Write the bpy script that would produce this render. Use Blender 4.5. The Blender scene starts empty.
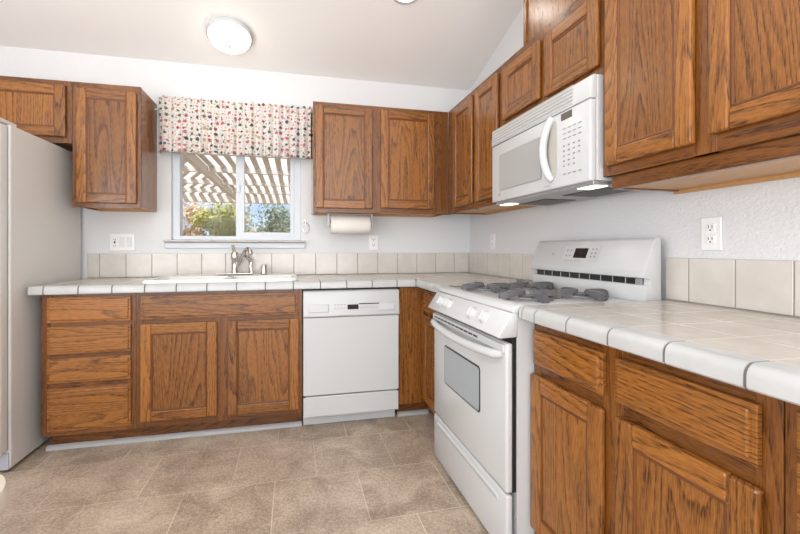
import bpy, bmesh, math, random
from mathutils import Vector, Matrix
C = bpy.context.scene.collection
SC = bpy.context.scene
R = math.radians
random.seed(7)

# ------------------------------------------------------------------ camera
F_PX = 408.17
cam_d = bpy.data.cameras.new('camera'); cam = bpy.data.objects.new('camera', cam_d); C.objects.link(cam)
cam_d.sensor_fit = 'HORIZONTAL'; cam_d.sensor_width = 36.0; cam_d.lens = F_PX*36/800
cam_d.shift_x = (400-390.155)/800; cam_d.shift_y = (248.68-267)/800
cam.location = (-1.4257, -3.1487, 1.1118); cam.rotation_euler = (R(90-0.04), 0, R(-13.3284))
cam_d.clip_start = 0.02; SC.camera = cam

# ------------------------------------------------------------------ exposure
vs = SC.view_settings
vs.view_transform = 'Standard'; vs.look = 'None'; vs.gamma = 1.0; vs.use_curve_mapping = False
vs.exposure = 0.12

# ------------------------------------------------------------------ sky and sun
def sky():
    w = bpy.data.worlds.new('sky'); SC.world = w; w.use_nodes = True
    nt = w.node_tree; nt.nodes.clear(); N = nt.nodes.new; L = nt.links.new
    tc = N('ShaderNodeTexCoord'); sp = N('ShaderNodeSeparateXYZ'); L(tc.outputs['Generated'], sp.inputs[0])
    nz = N('ShaderNodeTexNoise'); nz.inputs['Scale'].default_value = 7; nz.inputs['Detail'].default_value = 5; L(tc.outputs['Generated'], nz.inputs['Vector'])
    ma = N('ShaderNodeMath'); ma.operation = 'MULTIPLY_ADD'; L(nz.outputs['Fac'], ma.inputs[0]); ma.inputs[1].default_value = .10; L(sp.outputs['Z'], ma.inputs[2])
    cr = N('ShaderNodeValToRGB'); L(ma.outputs[0], cr.inputs[0])
    e = cr.color_ramp.elements; e[0].position = 0.0; e[0].color = (.40, .35, .28, 1); e[1].position = 1.0; e[1].color = (.55, .72, 1.0, 1)
    for p, c in ((.045, (.45, .42, .38, 1)), (.055, (.62, .76, .98, 1)), (.155, (.56, .72, 1.0, 1)), (.185, (1.25, 1.25, 1.25, 1)), (.6, (1.2, 1.2, 1.22, 1))):
        n = e.new(p); n.color = c
    bg = N('ShaderNodeBackground'); L(cr.outputs[0], bg.inputs[0]); bg.inputs[1].default_value = 1.0
    out = N('ShaderNodeOutputWorld'); L(bg.outputs[0], out.inputs[0])
sky()
def lamp(kind, name, loc, rot, energy, color=(1, 1, 1), **kw):
    d = bpy.data.lights.new(name, kind); d.energy = energy; d.color = color
    for k, v in kw.items(): setattr(d, k, v)
    o = bpy.data.objects.new(name, d); C.objects.link(o); o.location = loc; o.rotation_euler = rot
    return o
lamp('SUN', 'sun', (0, -8, 12), (R(38), 0, R(-20)), 4.0, (1, .95, .88), angle=R(.6))
# added fill lamps out of view, tilted up to brighten ceiling, cabinets and refrigerator
lamp('AREA', 'rear_fill_light', (-1.9, -6.42, 1.2), (R(138), 0, 0), 125, (.98, .985, 1.0), shape='RECTANGLE', size=3.0, size_y=2.1)
lamp('AREA', 'left_fill_light', (-3.68, -3.6, 1.35), (0, R(-136), 0), 88, (.99, .99, 1.0), shape='RECTANGLE', size=1.6, size_y=2.6)
lamp('AREA', 'right_fill_light', (-.07, -4.95, 1.35), (0, R(138), 0), 66, (.98, .98, 1.0), shape='RECTANGLE', size=1.6, size_y=2.0)

# ------------------------------------------------------------------ materials
def mat(name, color=(.8, .8, .8), rough=.5, metal=0.0, spec=.5, coat=0.0, coat_rough=.1, emit=None, estr=0.0):
    m = bpy.data.materials.new(name); m.use_nodes = True
    b = m.node_tree.nodes['Principled BSDF']
    b.inputs['Base Color'].default_value = (*color, 1); b.inputs['Roughness'].default_value = rough
    b.inputs['Metallic'].default_value = metal; b.inputs['Specular IOR Level'].default_value = spec
    b.inputs['Coat Weight'].default_value = coat; b.inputs['Coat Roughness'].default_value = coat_rough
    if emit: b.inputs['Emission Color'].default_value = (*emit, 1); b.inputs['Emission Strength'].default_value = estr
    return m
def nodes(m):
    nt = m.node_tree
    return nt, nt.nodes.new, nt.links.new, nt.nodes['Principled BSDF']
def ramp(N, stops, interp='LINEAR'):
    cr = N('ShaderNodeValToRGB'); cr.color_ramp.interpolation = interp; e = cr.color_ramp.elements
    e[0].position, e[0].color = stops[0][0], (*stops[0][1], 1); e[1].position, e[1].color = stops[-1][0], (*stops[-1][1], 1)
    for p, c in stops[1:-1]:
        n = e.new(p); n.color = (*c, 1)
    return cr
def math_node(N, L, op, a, b=None, c=None):
    n = N('ShaderNodeMath'); n.operation = op
    for i, v in enumerate((a, b, c)):
        if v is None: continue
        if isinstance(v, (int, float)): n.inputs[i].default_value = v
        else: L(v, n.inputs[i])
    return n.outputs[0]
def noise(N, L, vec, scale, detail=2, rough=.5, dist=0):
    n = N('ShaderNodeTexNoise'); n.inputs['Scale'].default_value = scale; n.inputs['Detail'].default_value = detail
    n.inputs['Roughness'].default_value = rough; n.inputs['Distortion'].default_value = dist
    if vec is not None: L(vec, n.inputs['Vector'])
    return n.outputs['Fac']

def oak(name, axis, light=(.375, .142, .025), dark=(.050, .0145, .003), rough=.27, contrast=1.0):
    """solid oak, grain running along `axis`"""
    m = mat(name, rough=rough, coat=.18, coat_rough=.2); nt, N, L, B = nodes(m)
    tc = N('ShaderNodeTexCoord'); oi = N('ShaderNodeObjectInfo')
    off = math_node(N, L, 'MULTIPLY', oi.outputs['Random'], 37.0)
    cv = N('ShaderNodeCombineXYZ')
    for i in range(3): L(off, cv.inputs[i])
    ad = N('ShaderNodeVectorMath'); ad.operation = 'ADD'; L(tc.outputs['Object'], ad.inputs[0]); L(cv.outputs[0], ad.inputs[1])
    def stretched(a, l):
        s = N('ShaderNodeVectorMath'); s.operation = 'MULTIPLY'; L(ad.outputs[0], s.inputs[0])
        s.inputs[1].default_value = tuple(l if i == axis else a for i in range(3)); return s.outputs[0]
    big = noise(N, L, stretched(4.6, .42), 1.0, 2.0, .40, .12)
    wig = noise(N, L, stretched(55, 5), 1.0, 2, .5)
    rings = math_node(N, L, 'FRACT', math_node(N, L, 'MULTIPLY_ADD', wig, .42, math_node(N, L, 'MULTIPLY', big, 30.0)))
    cr = ramp(N, [(0, (.9,)*3), (.05, (1.0,)*3), (.22, (.55,)*3), (.5, (.12,)*3), (.93, (.0,)*3), (1, (.9,)*3)]); L(rings, cr.inputs[0])
    pores = noise(N, L, stretched(330, 30), 1.0, 2, .6)
    pr = ramp(N, [(.38, (1,)*3), (.58, (0,)*3)]); L(pores, pr.inputs[0])
    streak = noise(N, L, stretched(120, 3.5), 1.0, 3, .6)
    board = noise(N, L, stretched(2.0, .3), 1.0, 1)
    dk = math_node(N, L, 'MULTIPLY', cr.outputs[0], math_node(N, L, 'MULTIPLY_ADD', pr.outputs[0], .55, .34))
    dk = math_node(N, L, 'ADD', math_node(N, L, 'MULTIPLY', dk, .70*contrast), math_node(N, L, 'MULTIPLY', pr.outputs[0], .22*contrast))
    dk = math_node(N, L, 'ADD', dk, math_node(N, L, 'MULTIPLY_ADD', streak, .40*contrast, -.20*contrast))
    f = math_node(N, L, 'SUBTRACT', .80, dk)
    f = math_node(N, L, 'ADD', f, math_node(N, L, 'MULTIPLY_ADD', board, .4, -.20))
    f = math_node(N, L, 'ADD', f, math_node(N, L, 'MULTIPLY_ADD', oi.outputs['Random'], .24, -.12))
    mid = tuple(.42*l+.58*d for l, d in zip(light, dark))
    cc = ramp(N, [(0, dark), (.5, mid), (1, light)]); L(f, cc.inputs[0])
    L(cc.outputs[0], B.inputs['Base Color'])
    bp = N('ShaderNodeBump'); bp.inputs['Strength'].default_value = .10; bp.inputs['Distance'].default_value = .002; L(f, bp.inputs['Height']); L(bp.outputs[0], B.inputs['Normal'])
    return m
OAK = [oak('oak_grain_x', 0), oak('oak_grain_y', 1), oak('oak_grain_z', 2)]
OAK_DARK = [oak('oak_frame_x', 0, (.235, .083, .0145), (.050, .0145, .003)), oak('oak_frame_y', 1, (.235, .083, .0145), (.050, .0145, .003)), oak('oak_frame_z', 2, (.235, .083, .0145), (.050, .0145, .003))]
OAK_SIDE = oak('oak_veneer_side', 2, (.34, .14, .045), (.16, .055, .015), rough=.10, contrast=.6)
M_MOULD = oak('oak_moulding', 2, (.17, .056, .011), (.07, .020, .004), contrast=.35)
PINE = oak('pale_cabinet_underside', 1, (.62, .36, .16), (.42, .21, .08), rough=.5, contrast=.5)
BIRCH = oak('pale_edge_strip', 0, (.60, .33, .14), (.40, .19, .07), rough=.5, contrast=.5)

def wall_paint(name, color, bump=.25):
    m = mat(name, color, .75); nt, N, L, B = nodes(m)
    tc = N('ShaderNodeTexCoord'); h = noise(N, L, tc.outputs['Object'], 75, 4, .6)
    bp = N('ShaderNodeBump'); bp.inputs['Strength'].default_value = bump; bp.inputs['Distance'].default_value = .004; L(h, bp.inputs['Height']); L(bp.outputs[0], B.inputs['Normal'])
    return m
M_WALL = wall_paint('wall_paint', (.715, .725, .735))
M_WALL_R = wall_paint('textured_wall_paint', (.715, .725, .74), .95); M_WALL_R.node_tree.nodes['Principled BSDF'].inputs['Roughness'].default_value = .34
M_CEIL = wall_paint('ceiling_paint', (.90, .885, .87), .15)
def floor_mat():
    m = mat('stone_look_vinyl_tile', rough=.42); nt, N, L, B = nodes(m)
    tc = N('ShaderNodeTexCoord'); mp = N('ShaderNodeMapping'); L(tc.outputs['Object'], mp.inputs[0])
    mp.inputs['Location'].default_value = (1.315-.197, 1.127, 0)
    br = N('ShaderNodeTexBrick'); L(mp.outputs[0], br.inputs['Vector'])
    for k, v in (('Scale', 1), ('Brick Width', .394), ('Row Height', .383), ('Mortar Size', .0030), ('Mortar Smooth', .8), ('Bias', 0)): br.inputs[k].default_value = v
    br.offset = .5; br.offset_frequency = 2
    br.inputs['Color1'].default_value = (.1,)*3+(1,); br.inputs['Color2'].default_value = (.9,)*3+(1,)
    a = noise(N, L, tc.outputs['Object'], 5, 6, .62, .6); b = noise(N, L, tc.outputs['Object'], 70, 4, .7); c2 = noise(N, L, tc.outputs['Object'], 230, 2, .7)
    f = math_node(N, L, 'MULTIPLY_ADD', a, 1.0, -.24)
    f = math_node(N, L, 'ADD', f, math_node(N, L, 'MULTIPLY_ADD', b, .9, -.45))
    f = math_node(N, L, 'ADD', f, math_node(N, L, 'MULTIPLY_ADD', c2, 1.1, -.55))
    sp = N('ShaderNodeSeparateColor'); L(br.outputs['Color'], sp.inputs[0])
    f = math_node(N, L, 'ADD', f, math_node(N, L, 'MULTIPLY_ADD', sp.outputs[0], .12, -.06))
    cc = ramp(N, [(.0, (.25, .185, .135)), (.33, (.49, .395, .305)), (.62, (.69, .585, .475)), (1, (.88, .79, .68))]); L(f, cc.inputs[0])
    mx = N('ShaderNodeMix'); mx.data_type = 'RGBA'; L(math_node(N, L, 'MULTIPLY', br.outputs['Fac'], math_node(N, L, 'MULTIPLY_ADD', noise(N, L, tc.outputs['Object'], 3.5, 2), 1.9, -.35)), mx.inputs[0]); L(cc.outputs[0], mx.inputs[6]); mx.inputs[7].default_value = (.74, .66, .55, 1)
    L(mx.outputs[2], B.inputs['Base Color'])
    bp = N('ShaderNodeBump'); bp.inputs['Strength'].default_value = .12; bp.inputs['Distance'].default_value = .003; L(f, bp.inputs['Height']); L(bp.outputs[0], B.inputs['Normal'])
    return m
M_FLOOR = floor_mat()
def tile_mat(name, a, b, rough=.19):
    m = mat(name, rough=rough); nt, N, L, B = nodes(m)
    tc = N('ShaderNodeTexCoord'); f = noise(N, L, tc.outputs['Object'], 9, 3, .6)
    cc = ramp(N, [(.3, a), (.7, b)]); L(f, cc.inputs[0]); L(cc.outputs[0], B.inputs['Base Color'])
    bp = N('ShaderNodeBump'); bp.inputs['Strength'].default_value = .06; bp.inputs['Distance'].default_value = .004; L(noise(N, L, tc.outputs['Object'], 22, 2), bp.inputs['Height']); L(bp.outputs[0], B.inputs['Normal'])
    return m
M_SPLASH = tile_mat('glazed_splash_tile', (.57, .535, .485), (.64, .61, .565))
M_TILE = tile_mat('glazed_cream_tile', (.475, .432, .38), (.555, .515, .465))
M_TRIMTILE = tile_mat('glazed_white_edge_tile', (.44, .447, .445), (.50, .507, .505))
M_GROUT = mat('grey_beige_grout', (.30, .265, .22), .9)
M_GROUT_D = mat('dark_grout', (.13, .125, .115), .9)
M_WHITE = mat('white_enamel', (.56, .572, .58), .18, spec=.5)
M_WHITE_M = mat('white_appliance_plastic', (.55, .562, .57), .32)
M_FRIDGE = mat('pebbled_white_fridge', (.70, .685, .655), .4)
M_VINYL = mat('white_vinyl', (.62, .66, .70), .35)
M_PLATE = mat('white_plate_plastic', (.84, .84, .84), .3)
M_BLACK = mat('black_plastic', (.012, .012, .013), .35)
M_DISPLAY = mat('display_glass', (.015, .017, .02), .08)
M_MARK = mat('grey_print', (.30, .30, .31), .5)
M_GREYGLASS = mat('grey_oven_glass', (.33, .36, .38), .10)
M_MICROGLASS = mat('pale_screened_glass', (.40, .405, .40), .22)
M_GRATE = mat('grey_cast_iron', (.105, .105, .112), .30, spec=.6)
M_STEEL = mat('brushed_nickel', (.62, .60, .57), .22, metal=1)
M_GREYSTEEL = mat('grey_underside_steel', (.45, .45, .45), .4, metal=.6)
M_FILTER = mat('grease_filter_mesh', (.10, .095, .09), .5, metal=.5)
M_SINK = mat('white_sink_enamel', (.85, .84, .80), .08)
M_PAPER = mat('paper_towel', (.82, .78, .72), .9)
M_CARD = mat('cardboard', (.45, .32, .2), .9)
M_SHOE = mat('grey_white_moulding', (.42, .425, .43), .5)
M_LATTICE = mat('white_painted_lattice', (.74, .70, .66), .7)
M_CREAM = mat('cream_upholstery', (.74, .68, .56), .8)
M_LAMP_GLASS = mat('lit_frosted_glass', (.9, .88, .84), .35, emit=(1, .88, .72), estr=6.0)
M_CAN = mat('lit_can_lens', (.9, .9, .9), .4, emit=(1, .95, .87), estr=20.0)
M_HOOD = mat('lit_hood_lens', (.9, .9, .9), .4, emit=(1, .84, .58), estr=2.5)
M_BRASS = mat('satin_finial', (.55, .47, .36), .3, metal=1)
def glass_mat():
    m = bpy.data.materials.new('window_glass'); m.use_nodes = True; nt = m.node_tree; nt.nodes.clear(); N = nt.nodes.new; L = nt.links.new
    t = N('ShaderNodeBsdfTransparent'); g = N('ShaderNodeBsdfGlossy'); g.inputs['Roughness'].default_value = .02
    fr = N('ShaderNodeFresnel'); fr.inputs[0].default_value = 1.18; mx = N('ShaderNodeMixShader'); L(fr.outputs[0], mx.inputs[0]); L(t.outputs[0], mx.inputs[1]); L(g.outputs[0], mx.inputs[2])
    o = N('ShaderNodeOutputMaterial'); L(mx.outputs[0], o.inputs[0]); return m
M_GLASS = glass_mat()
def fabric_mat():
    m = mat('printed_cotton', rough=.9); nt, N, L, B = nodes(m)
    tc = N('ShaderNodeTexCoord'); sp = N('ShaderNodeSeparateXYZ'); L(tc.outputs['Object'], sp.inputs[0])
    cx = N('ShaderNodeCombineXYZ'); L(sp.outputs['X'], cx.inputs[0]); L(sp.outputs['Z'], cx.inputs[1])
    base = None
    def layer(scale, thr, prev, cols, seed):
        ad = N('ShaderNodeVectorMath'); ad.operation = 'ADD'; L(cx.outputs[0], ad.inputs[0]); ad.inputs[1].default_value = (seed, seed*.7, 0)
        ds = N('ShaderNodeTexNoise'); ds.inputs['Scale'].default_value = 90; L(ad.outputs[0], ds.inputs['Vector'])
        dm = N('ShaderNodeVectorMath'); dm.operation = 'MULTIPLY_ADD'; L(ds.outputs['Color'], dm.inputs[0]); dm.inputs[1].default_value = (.017, .022, .017); L(ad.outputs[0], dm.inputs[2])
        v = N('ShaderNodeTexVoronoi'); v.voronoi_dimensions = '2D'; v.inputs['Scale'].default_value = scale; v.inputs['Randomness'].default_value = .42; L(dm.outputs[0], v.inputs['Vector'])
        sc = N('ShaderNodeSeparateColor'); L(v.outputs['Color'], sc.inputs[0])
        cr = ramp(N, [(i/len(cols), c) for i, c in enumerate(cols)] , 'CONSTANT'); L(sc.outputs[0], cr.inputs[0])
        th = math_node(N, L, 'MULTIPLY_ADD', sc.outputs[1], thr*.6, thr*.45)
        ms = math_node(N, L, 'LESS_THAN', v.outputs['Distance'], th)
        mx = N('ShaderNodeMix'); mx.data_type = 'RGBA'; L(ms, mx.inputs[0]); L(cr.outputs[0], mx.inputs[7])
        if prev is None: mx.inputs[6].default_value = (.63, .60, .565, 1)
        else: L(prev, mx.inputs[6])
        return mx.outputs[2]
    c = layer(44, .27, None, [(.30, .26, .19), (.44, .20, .18), (.20, .23, .15), (.46, .36, .24), (.36, .36, .37), (.48, .28, .25)], 3.1)
    c = layer(25, .29, c, [(.30, .05, .06), (.05, .09, .05), (.08, .08, .13), (.40, .11, .12), (.10, .13, .08), (.42, .24, .12), (.36, .10, .14), (.05, .05, .055)], 11.7)
    L(c, B.inputs['Base Color']); return m
M_FABRIC = fabric_mat()
def leaf_mat(name, a, b):
    m = mat(name, rough=.6); nt, N, L, B = nodes(m); tc = N('ShaderNodeTexCoord')
    cc = ramp(N, [(.3, a), (.7, b)]); L(noise(N, L, tc.outputs['Object'], 7, 3), cc.inputs[0]); L(cc.outputs[0], B.inputs['Base Color']); return m

# ------------------------------------------------------------------ mesh helpers
def box(bm, x0, x1, y0, y1, z0, z1, bev=0.0, seg=2):
    x0, x1 = min(x0, x1), max(x0, x1); y0, y1 = min(y0, y1), max(y0, y1); z0, z1 = min(z0, z1), max(z0, z1)
    r = bmesh.ops.create_cube(bm, size=1.0); vs_ = r['verts']
    for v in vs_: v.co = ((x0+x1)/2+v.co.x*(x1-x0), (y0+y1)/2+v.co.y*(y1-y0), (z0+z1)/2+v.co.z*(z1-z0))
    if bev > 0:
        es = list({e for v in vs_ for e in v.link_edges})
        bmesh.ops.bevel(bm, geom=es, offset=min(bev, .49*min(x1-x0, y1-y0, z1-z0)), segments=seg, profile=.5, affect='EDGES')
def prism(bm, pts, axis, a, b, bev=0.0):
    """closed polygon `pts` in the plane across `axis`, extruded from a to b (axis x: pts are (y,z); y: (x,z); z: (x,y))"""
    def mk(p, t): return {0: (t, p[0], p[1]), 1: (p[0], t, p[1]), 2: (p[0], p[1], t)}[axis]
    v0 = [bm.verts.new(mk(p, a)) for p in pts]; v1 = [bm.verts.new(mk(p, b)) for p in pts]; n = len(pts)
    fs = [bm.faces.new(v0), bm.faces.new(v1[::-1])]
    for i in range(n): fs.append(bm.faces.new((v0[i], v1[i], v1[(i+1) % n], v0[(i+1) % n])))
    bmesh.ops.recalc_face_normals(bm, faces=fs)
    if bev: bmesh.ops.bevel(bm, geom=list({e for f in fs for e in f.edges}), offset=bev, segments=2, profile=.5, affect='EDGES')
def tube(bm, pts, rad, n=10, caps=True):
    pts = [Vector(p) for p in pts]; rads = rad if isinstance(rad, (list, tuple)) else [rad]*len(pts); rings = []; prev = None
    for i, p in enumerate(pts):
        t = (pts[min(i+1, len(pts)-1)]-pts[max(i-1, 0)]).normalized()
        if prev is None: u = t.orthogonal().normalized()
        else: u = (prev - t*prev.dot(t)).normalized()
        prev = u; w = t.cross(u)
        rings.append([bm.verts.new(p+(u*math.cos(2*math.pi*k/n)+w*math.sin(2*math.pi*k/n))*rads[i]) for k in range(n)])
    for a, b in zip(rings, rings[1:]):
        for k in range(n): bm.faces.new((a[k], a[(k+1) % n], b[(k+1) % n], b[k]))
    if caps: bm.faces.new(rings[0][::-1]); bm.faces.new(rings[-1])
def lathe(bm, prof, mtx=None, n=32):
    """profile (radius, height) around local z"""
    mtx = mtx or Matrix(); rings = []
    for r, h in prof:
        if r < 1e-6: rings.append([bm.verts.new(mtx @ Vector((0, 0, h)))])
        else: rings.append([bm.verts.new(mtx @ Vector((r*math.cos(2*math.pi*k/n), r*math.sin(2*math.pi*k/n), h))) for k in range(n)])
    for a, b in zip(rings, rings[1:]):
        for k in range(n):
            k2 = (k+1) % n
            if len(a) == 1 and len(b) == 1: continue
            if len(a) == 1: bm.faces.new((a[0], b[k2], b[k]))
            elif len(b) == 1: bm.faces.new((a[k], a[k2], b[0]))
            else: bm.faces.new((a[k], a[k2], b[k2], b[k]))
def smooth_path(pts, sub=6):
    P = [Vector(p) for p in pts]; out = []
    for i in range(len(P)-1):
        p0, p1, p2, p3 = P[max(i-1, 0)], P[i], P[i+1], P[min(i+2, len(P)-1)]
        for s in range(sub):
            t = s/sub
            out.append(.5*((2*p1)+(-p0+p2)*t+(2*p0-5*p1+4*p2-p3)*t*t+(-p0+3*p1-3*p2+p3)*t**3))
    return out+[P[-1]]
def wloc(o):
    l = Vector(o.location); p = o.parent
    while p: l = l+Vector(p.location); p = p.parent
    return l
def obj(name, bm, m, parent=None, smooth=False, origin=None):
    """link bm (world coordinates) as one mesh object; origin at the parent's, or at `origin`"""
    me = bpy.data.meshes.new(name)
    o0 = wloc(parent) if parent else Vector(origin or (0, 0, 0))
    bmesh.ops.recalc_face_normals(bm, faces=bm.faces[:])
    bmesh.ops.translate(bm, verts=bm.verts[:], vec=-o0)
    bm.to_mesh(me); bm.free()
    if smooth:
        for p in me.polygons: p.use_smooth = True
        try: me.set_sharp_from_angle(angle=R(42))
        except Exception: pass
    me.materials.append(m)
    o = bpy.data.objects.new(name, me); C.objects.link(o)
    if parent: o.parent = parent
    else: o.location = o0
    return o
def BM(): return bmesh.new()
def bx(name, x0, x1, y0, y1, z0, z1, m, parent=None, bev=0.0, **kw):
    b = BM(); box(b, x0, x1, y0, y1, z0, z1, bev); return obj(name, b, m, parent, **kw)
def tag(o, label=None, cat=None, group=None, kind=None):
    if label: o['label'] = label
    if cat: o['category'] = cat
    if group: o['group'] = group
    if kind: o['kind'] = kind
    return o
def thing(name, label, cat, loc, group=None):
    o = bpy.data.objects.new(name, None); C.objects.link(o); o.location = loc; o.empty_display_size = .05
    return tag(o, label, cat, group)
def struct(o): o['kind'] = 'structure'; return o
# ------------------------------------------------------------------ the room
SLOPE = .2854; ZC = 2.4224; YR = -3.25
def ceil_z(y): return ZC - SLOPE*y if y > YR else ZC - SLOPE*YR + SLOPE*(y-YR)
WX0, WX1, WZ0, WZ1 = -2.262, -1.370, 1.172, 2.06
XL, YB = -3.75, -6.5
struct(bx('floor', XL-.12, .12, YB-.12, .14, -.12, 0, M_FLOOR))
b = BM()
box(b, XL-.12, WX0, 0, .14, 0, 2.7); box(b, WX1, .12, 0, .14, 0, 2.7); box(b, WX0, WX1, 0, .14, 0, WZ0); box(b, WX0, WX1, 0, .14, WZ1, 2.7)
struct(obj('wall_back', b, M_WALL))
b = BM(); box(b, 0, .12, -3.9, 0, 0, 3.6); box(b, 0, .12, YB-.12, -6.0, 0, 3.6); box(b, 0, .12, -6.0, -3.9, 0, .55); box(b, 0, .12, -6.0, -3.9, 2.15, 3.6)
struct(obj('wall_right', b, M_WALL_R))
b = BM(); box(b, XL-.12, XL, -2.3, 0, 0, 3.6); box(b, XL-.12, XL, YB-.12, -4.9, 0, 3.6); box(b, XL-.12, XL, -4.9, -2.3, 0, .55); box(b, XL-.12, XL, -4.9, -2.3, 2.15, 3.6)
struct(obj('wall_left', b, M_WALL))
b = BM(); box(b, XL, -3.4, YB-.12, YB, 0, 2.7); box(b, -.4, 0, YB-.12, YB, 0, 2.7); box(b, -3.4, -.4, YB-.12, YB, 2.25, 2.7)
struct(obj('wall_rear', b, M_WALL))
b = BM()
prism(b, [(.14, ceil_z(.14)), (YR, ceil_z(YR)), (YB-.12, ceil_z(YB-.12)), (YB-.12, ceil_z(YB-.12)+.15), (YR, ceil_z(YR)+.15), (.14, ceil_z(.14)+.15)], 0, XL-.12, .12)
struct(obj('ceiling', b, M_CEIL))
# unseen door and window frames, invented for the openings of the fill lamps
b = BM()
for x in (-3.4, -1.95, -.46): box(b, x, x+.06, YB-.10, YB-.04, 0, 2.25)
box(b, -3.4, -.4, YB-.10, YB-.04, 2.19, 2.25); box(b, -3.4, -.4, YB-.10, YB-.04, 0, .05)
struct(obj('added_door_1', b, M_VINYL))
b = BM()
for y in (-4.9, -3.63, -2.36): box(b, XL-.10, XL-.04, y, y+.06, .55, 2.15)
box(b, XL-.10, XL-.04, -4.9, -2.3, .55, .61); box(b, XL-.10, XL-.04, -4.9, -2.3, 2.09, 2.15)
struct(obj('added_window_2', b, M_VINYL))
b = BM()
for y in (-6.0, -4.98, -3.96): box(b, .04, .10, y, y+.06, .55, 2.15)
box(b, .041, .099, -6.0, -3.9, .55, .61); box(b, .041, .099, -6.0, -3.9, 2.09, 2.15)
struct(obj('added_window_3', b, M_VINYL))
struct(bx('ground', -14, 8, .14, 18, -.5, -.08, mat('dry_earth', (.42, .33, .24), .95)))
struct(bx('added_sun_shade', XL-.5, .5, YB-2.6, YB-.12, 2.32, 2.42, M_LATTICE))  # unseen overhang, added to keep the sun out of the rear opening

# kitchen window
wy = .055
win = struct(obj('window_1', (lambda b: (box(b, WX0, WX0+.05, wy-.03, wy+.05, WZ0, WZ1, .004), box(b, WX1-.05, WX1, wy-.03, wy+.05, WZ0, WZ1, .004),
     box(b, WX0+.048, WX1-.048, wy-.029, wy+.049, WZ0+.0005, WZ0+.03, .004), box(b, WX0+.048, WX1-.048, wy-.029, wy+.049, WZ1-.05, WZ1-.0005, .004), b)[-1])(BM()), M_VINYL, origin=(-1.816, wy, WZ0)))
b = BM(); sx0, sx1, sz0, sz1 = -1.838, WX1-.05, WZ0+.025, WZ1-.05
for a in ((sx0, sx0+.060, sz0, sz1), (sx1-.03, sx1, sz0, sz1), (sx0+.058, sx1-.028, sz0+.0005, sz0+.035), (sx0+.058, sx1-.028, sz1-.035, sz1-.0005)): box(b, a[0], a[1], wy-.022+(.0005 if a[0] > sx0+.05 and a[1] < sx1-.01 else 0), wy+.012, a[2], a[3], .004)
obj('sliding_sash', b, M_VINYL, win)
bx('pane', sx0+.05, sx1-.025, wy-.006, wy-.002, sz0+.03, sz1-.03, M_GLASS, win)
bx('pane', WX0+.045, sx0+.01, wy+.02, wy+.024, WZ0+.025, sz1, M_GLASS, win)
b = BM(); box(b, -1.823, -1.808, wy-.034, wy-.022, 1.52, 1.58, .003); obj('sash_latch', b, M_VINYL, win)
b = BM(); n = 6; w = (-1.338+2.305)/n
for i in range(n): box(b, -2.305+i*w+.0015, -2.305+(i+1)*w-.0015, -.045, .028, 1.157, 1.171, .005)
sill = struct(obj('trim_1', b, M_TILE, origin=(-1.82, 0, 1.157)))
bx('grout', -2.302, -1.341, -.040, .024, 1.155, 1.167, M_GROUT, sill)
struct(bx('trim_2', -2.302, -1.341, -.018, 0, 1.112, 1.155, M_VINYL, bev=.005, origin=(-1.82, 0, 1.12)))

# ------------------------------------------------------------------ cabinets
# run 'b' stands on the back wall (h = x), run 'r' on the right wall (h = y); d = distance from that wall
def hbox(bm, run, h0, h1, d0, d1, z0, z1, bev=0.0, seg=2):
    if run == 'b': box(bm, h0, h1, -d1, -d0, z0, z1, bev, seg)
    else: box(bm, -d1, -d0, h0, h1, z0, z1, bev, seg)
def hb(name, run, h0, h1, d0, d1, z0, z1, m, parent, bev=0.0):
    b = BM(); hbox(b, run, h0, h1, d0, d1, z0, z1, bev); return obj(name, b, m, parent)
def HG(run, table=None): return (table or OAK)[0 if run == 'b' else 1]
def door(run, h0, h1, z0, z1, d, root, st=.056, th=.02):
    h0, h1 = min(h0, h1), max(h0, h1)
    b = BM(); hbox(b, run, h0+st-.006, h1-st+.006, d+.002, d+th-.009, z0+st-.006, z1-st+.006)
    p = obj('door', b, OAK[2], root)
    for a in (h0, h1-st): hb('stile', run, a, a+st, d, d+th, z0, z1, OAK[2], p, .007)
    for z in (z0, z1-st):
        b = BM(); hbox(b, run, h0+st-.0005, h1-st+.0005, d, d+th-.0008, z, z+st, .005); obj('rail', b, HG(run), p)
    # moulded inner edge, a thin bead between frame and panel
    b = BM(); q = .009
    for a in ((h0+st-.001, h0+st+q, z0+st, z1-st), (h1-st-q, h1-st+.001, z0+st, z1-st)): hbox(b, run, a[0], a[1], d+.004, d+th-.005, a[2], a[3], .003)
    for z in (z0+st-.001, z1-st-q): hbox(b, run, h0+st, h1-st, d+.004, d+th-.005, z, z+q+.001, .003)
    obj('panel_moulding', b, M_MOULD, p)
    return p
def drawer(run, h0, h1, z0, z1, d, root, name='drawer_front', th=.02):
    h0, h1 = min(h0, h1), max(h0, h1)
    b = BM(); hbox(b, run, h0, h1, d, d+th-.007, z0, z1, .002); hbox(b, run, h0+.010, h1-.010, d+.004, d+th, z0+.010, z1-.010, .006, 2)
    return obj(name, b, HG(run), root)
def frame(run, h0, h1, z0, z1, d, root, stiles, rails, th=.02):
    """face frame: stiles = list of (h0,h1), rails = list of (z0,z1)"""
    for a, c in stiles: hb('frame_stile', run, a, c, d-th, d, z0, z1, OAK_DARK[2], root, .0015)
    for a, c in rails: hb('frame_rail', run, min(h0, h1)+.002, max(h0, h1)-.002, d-th+.001, d-.0006, a, c, HG(run, OAK_DARK), root)
def base_loc(run, h0, h1, d, z): return ((h0+h1)/2, -d/2, z) if run == 'b' else (-d/2, (h0+h1)/2, z)

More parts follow.
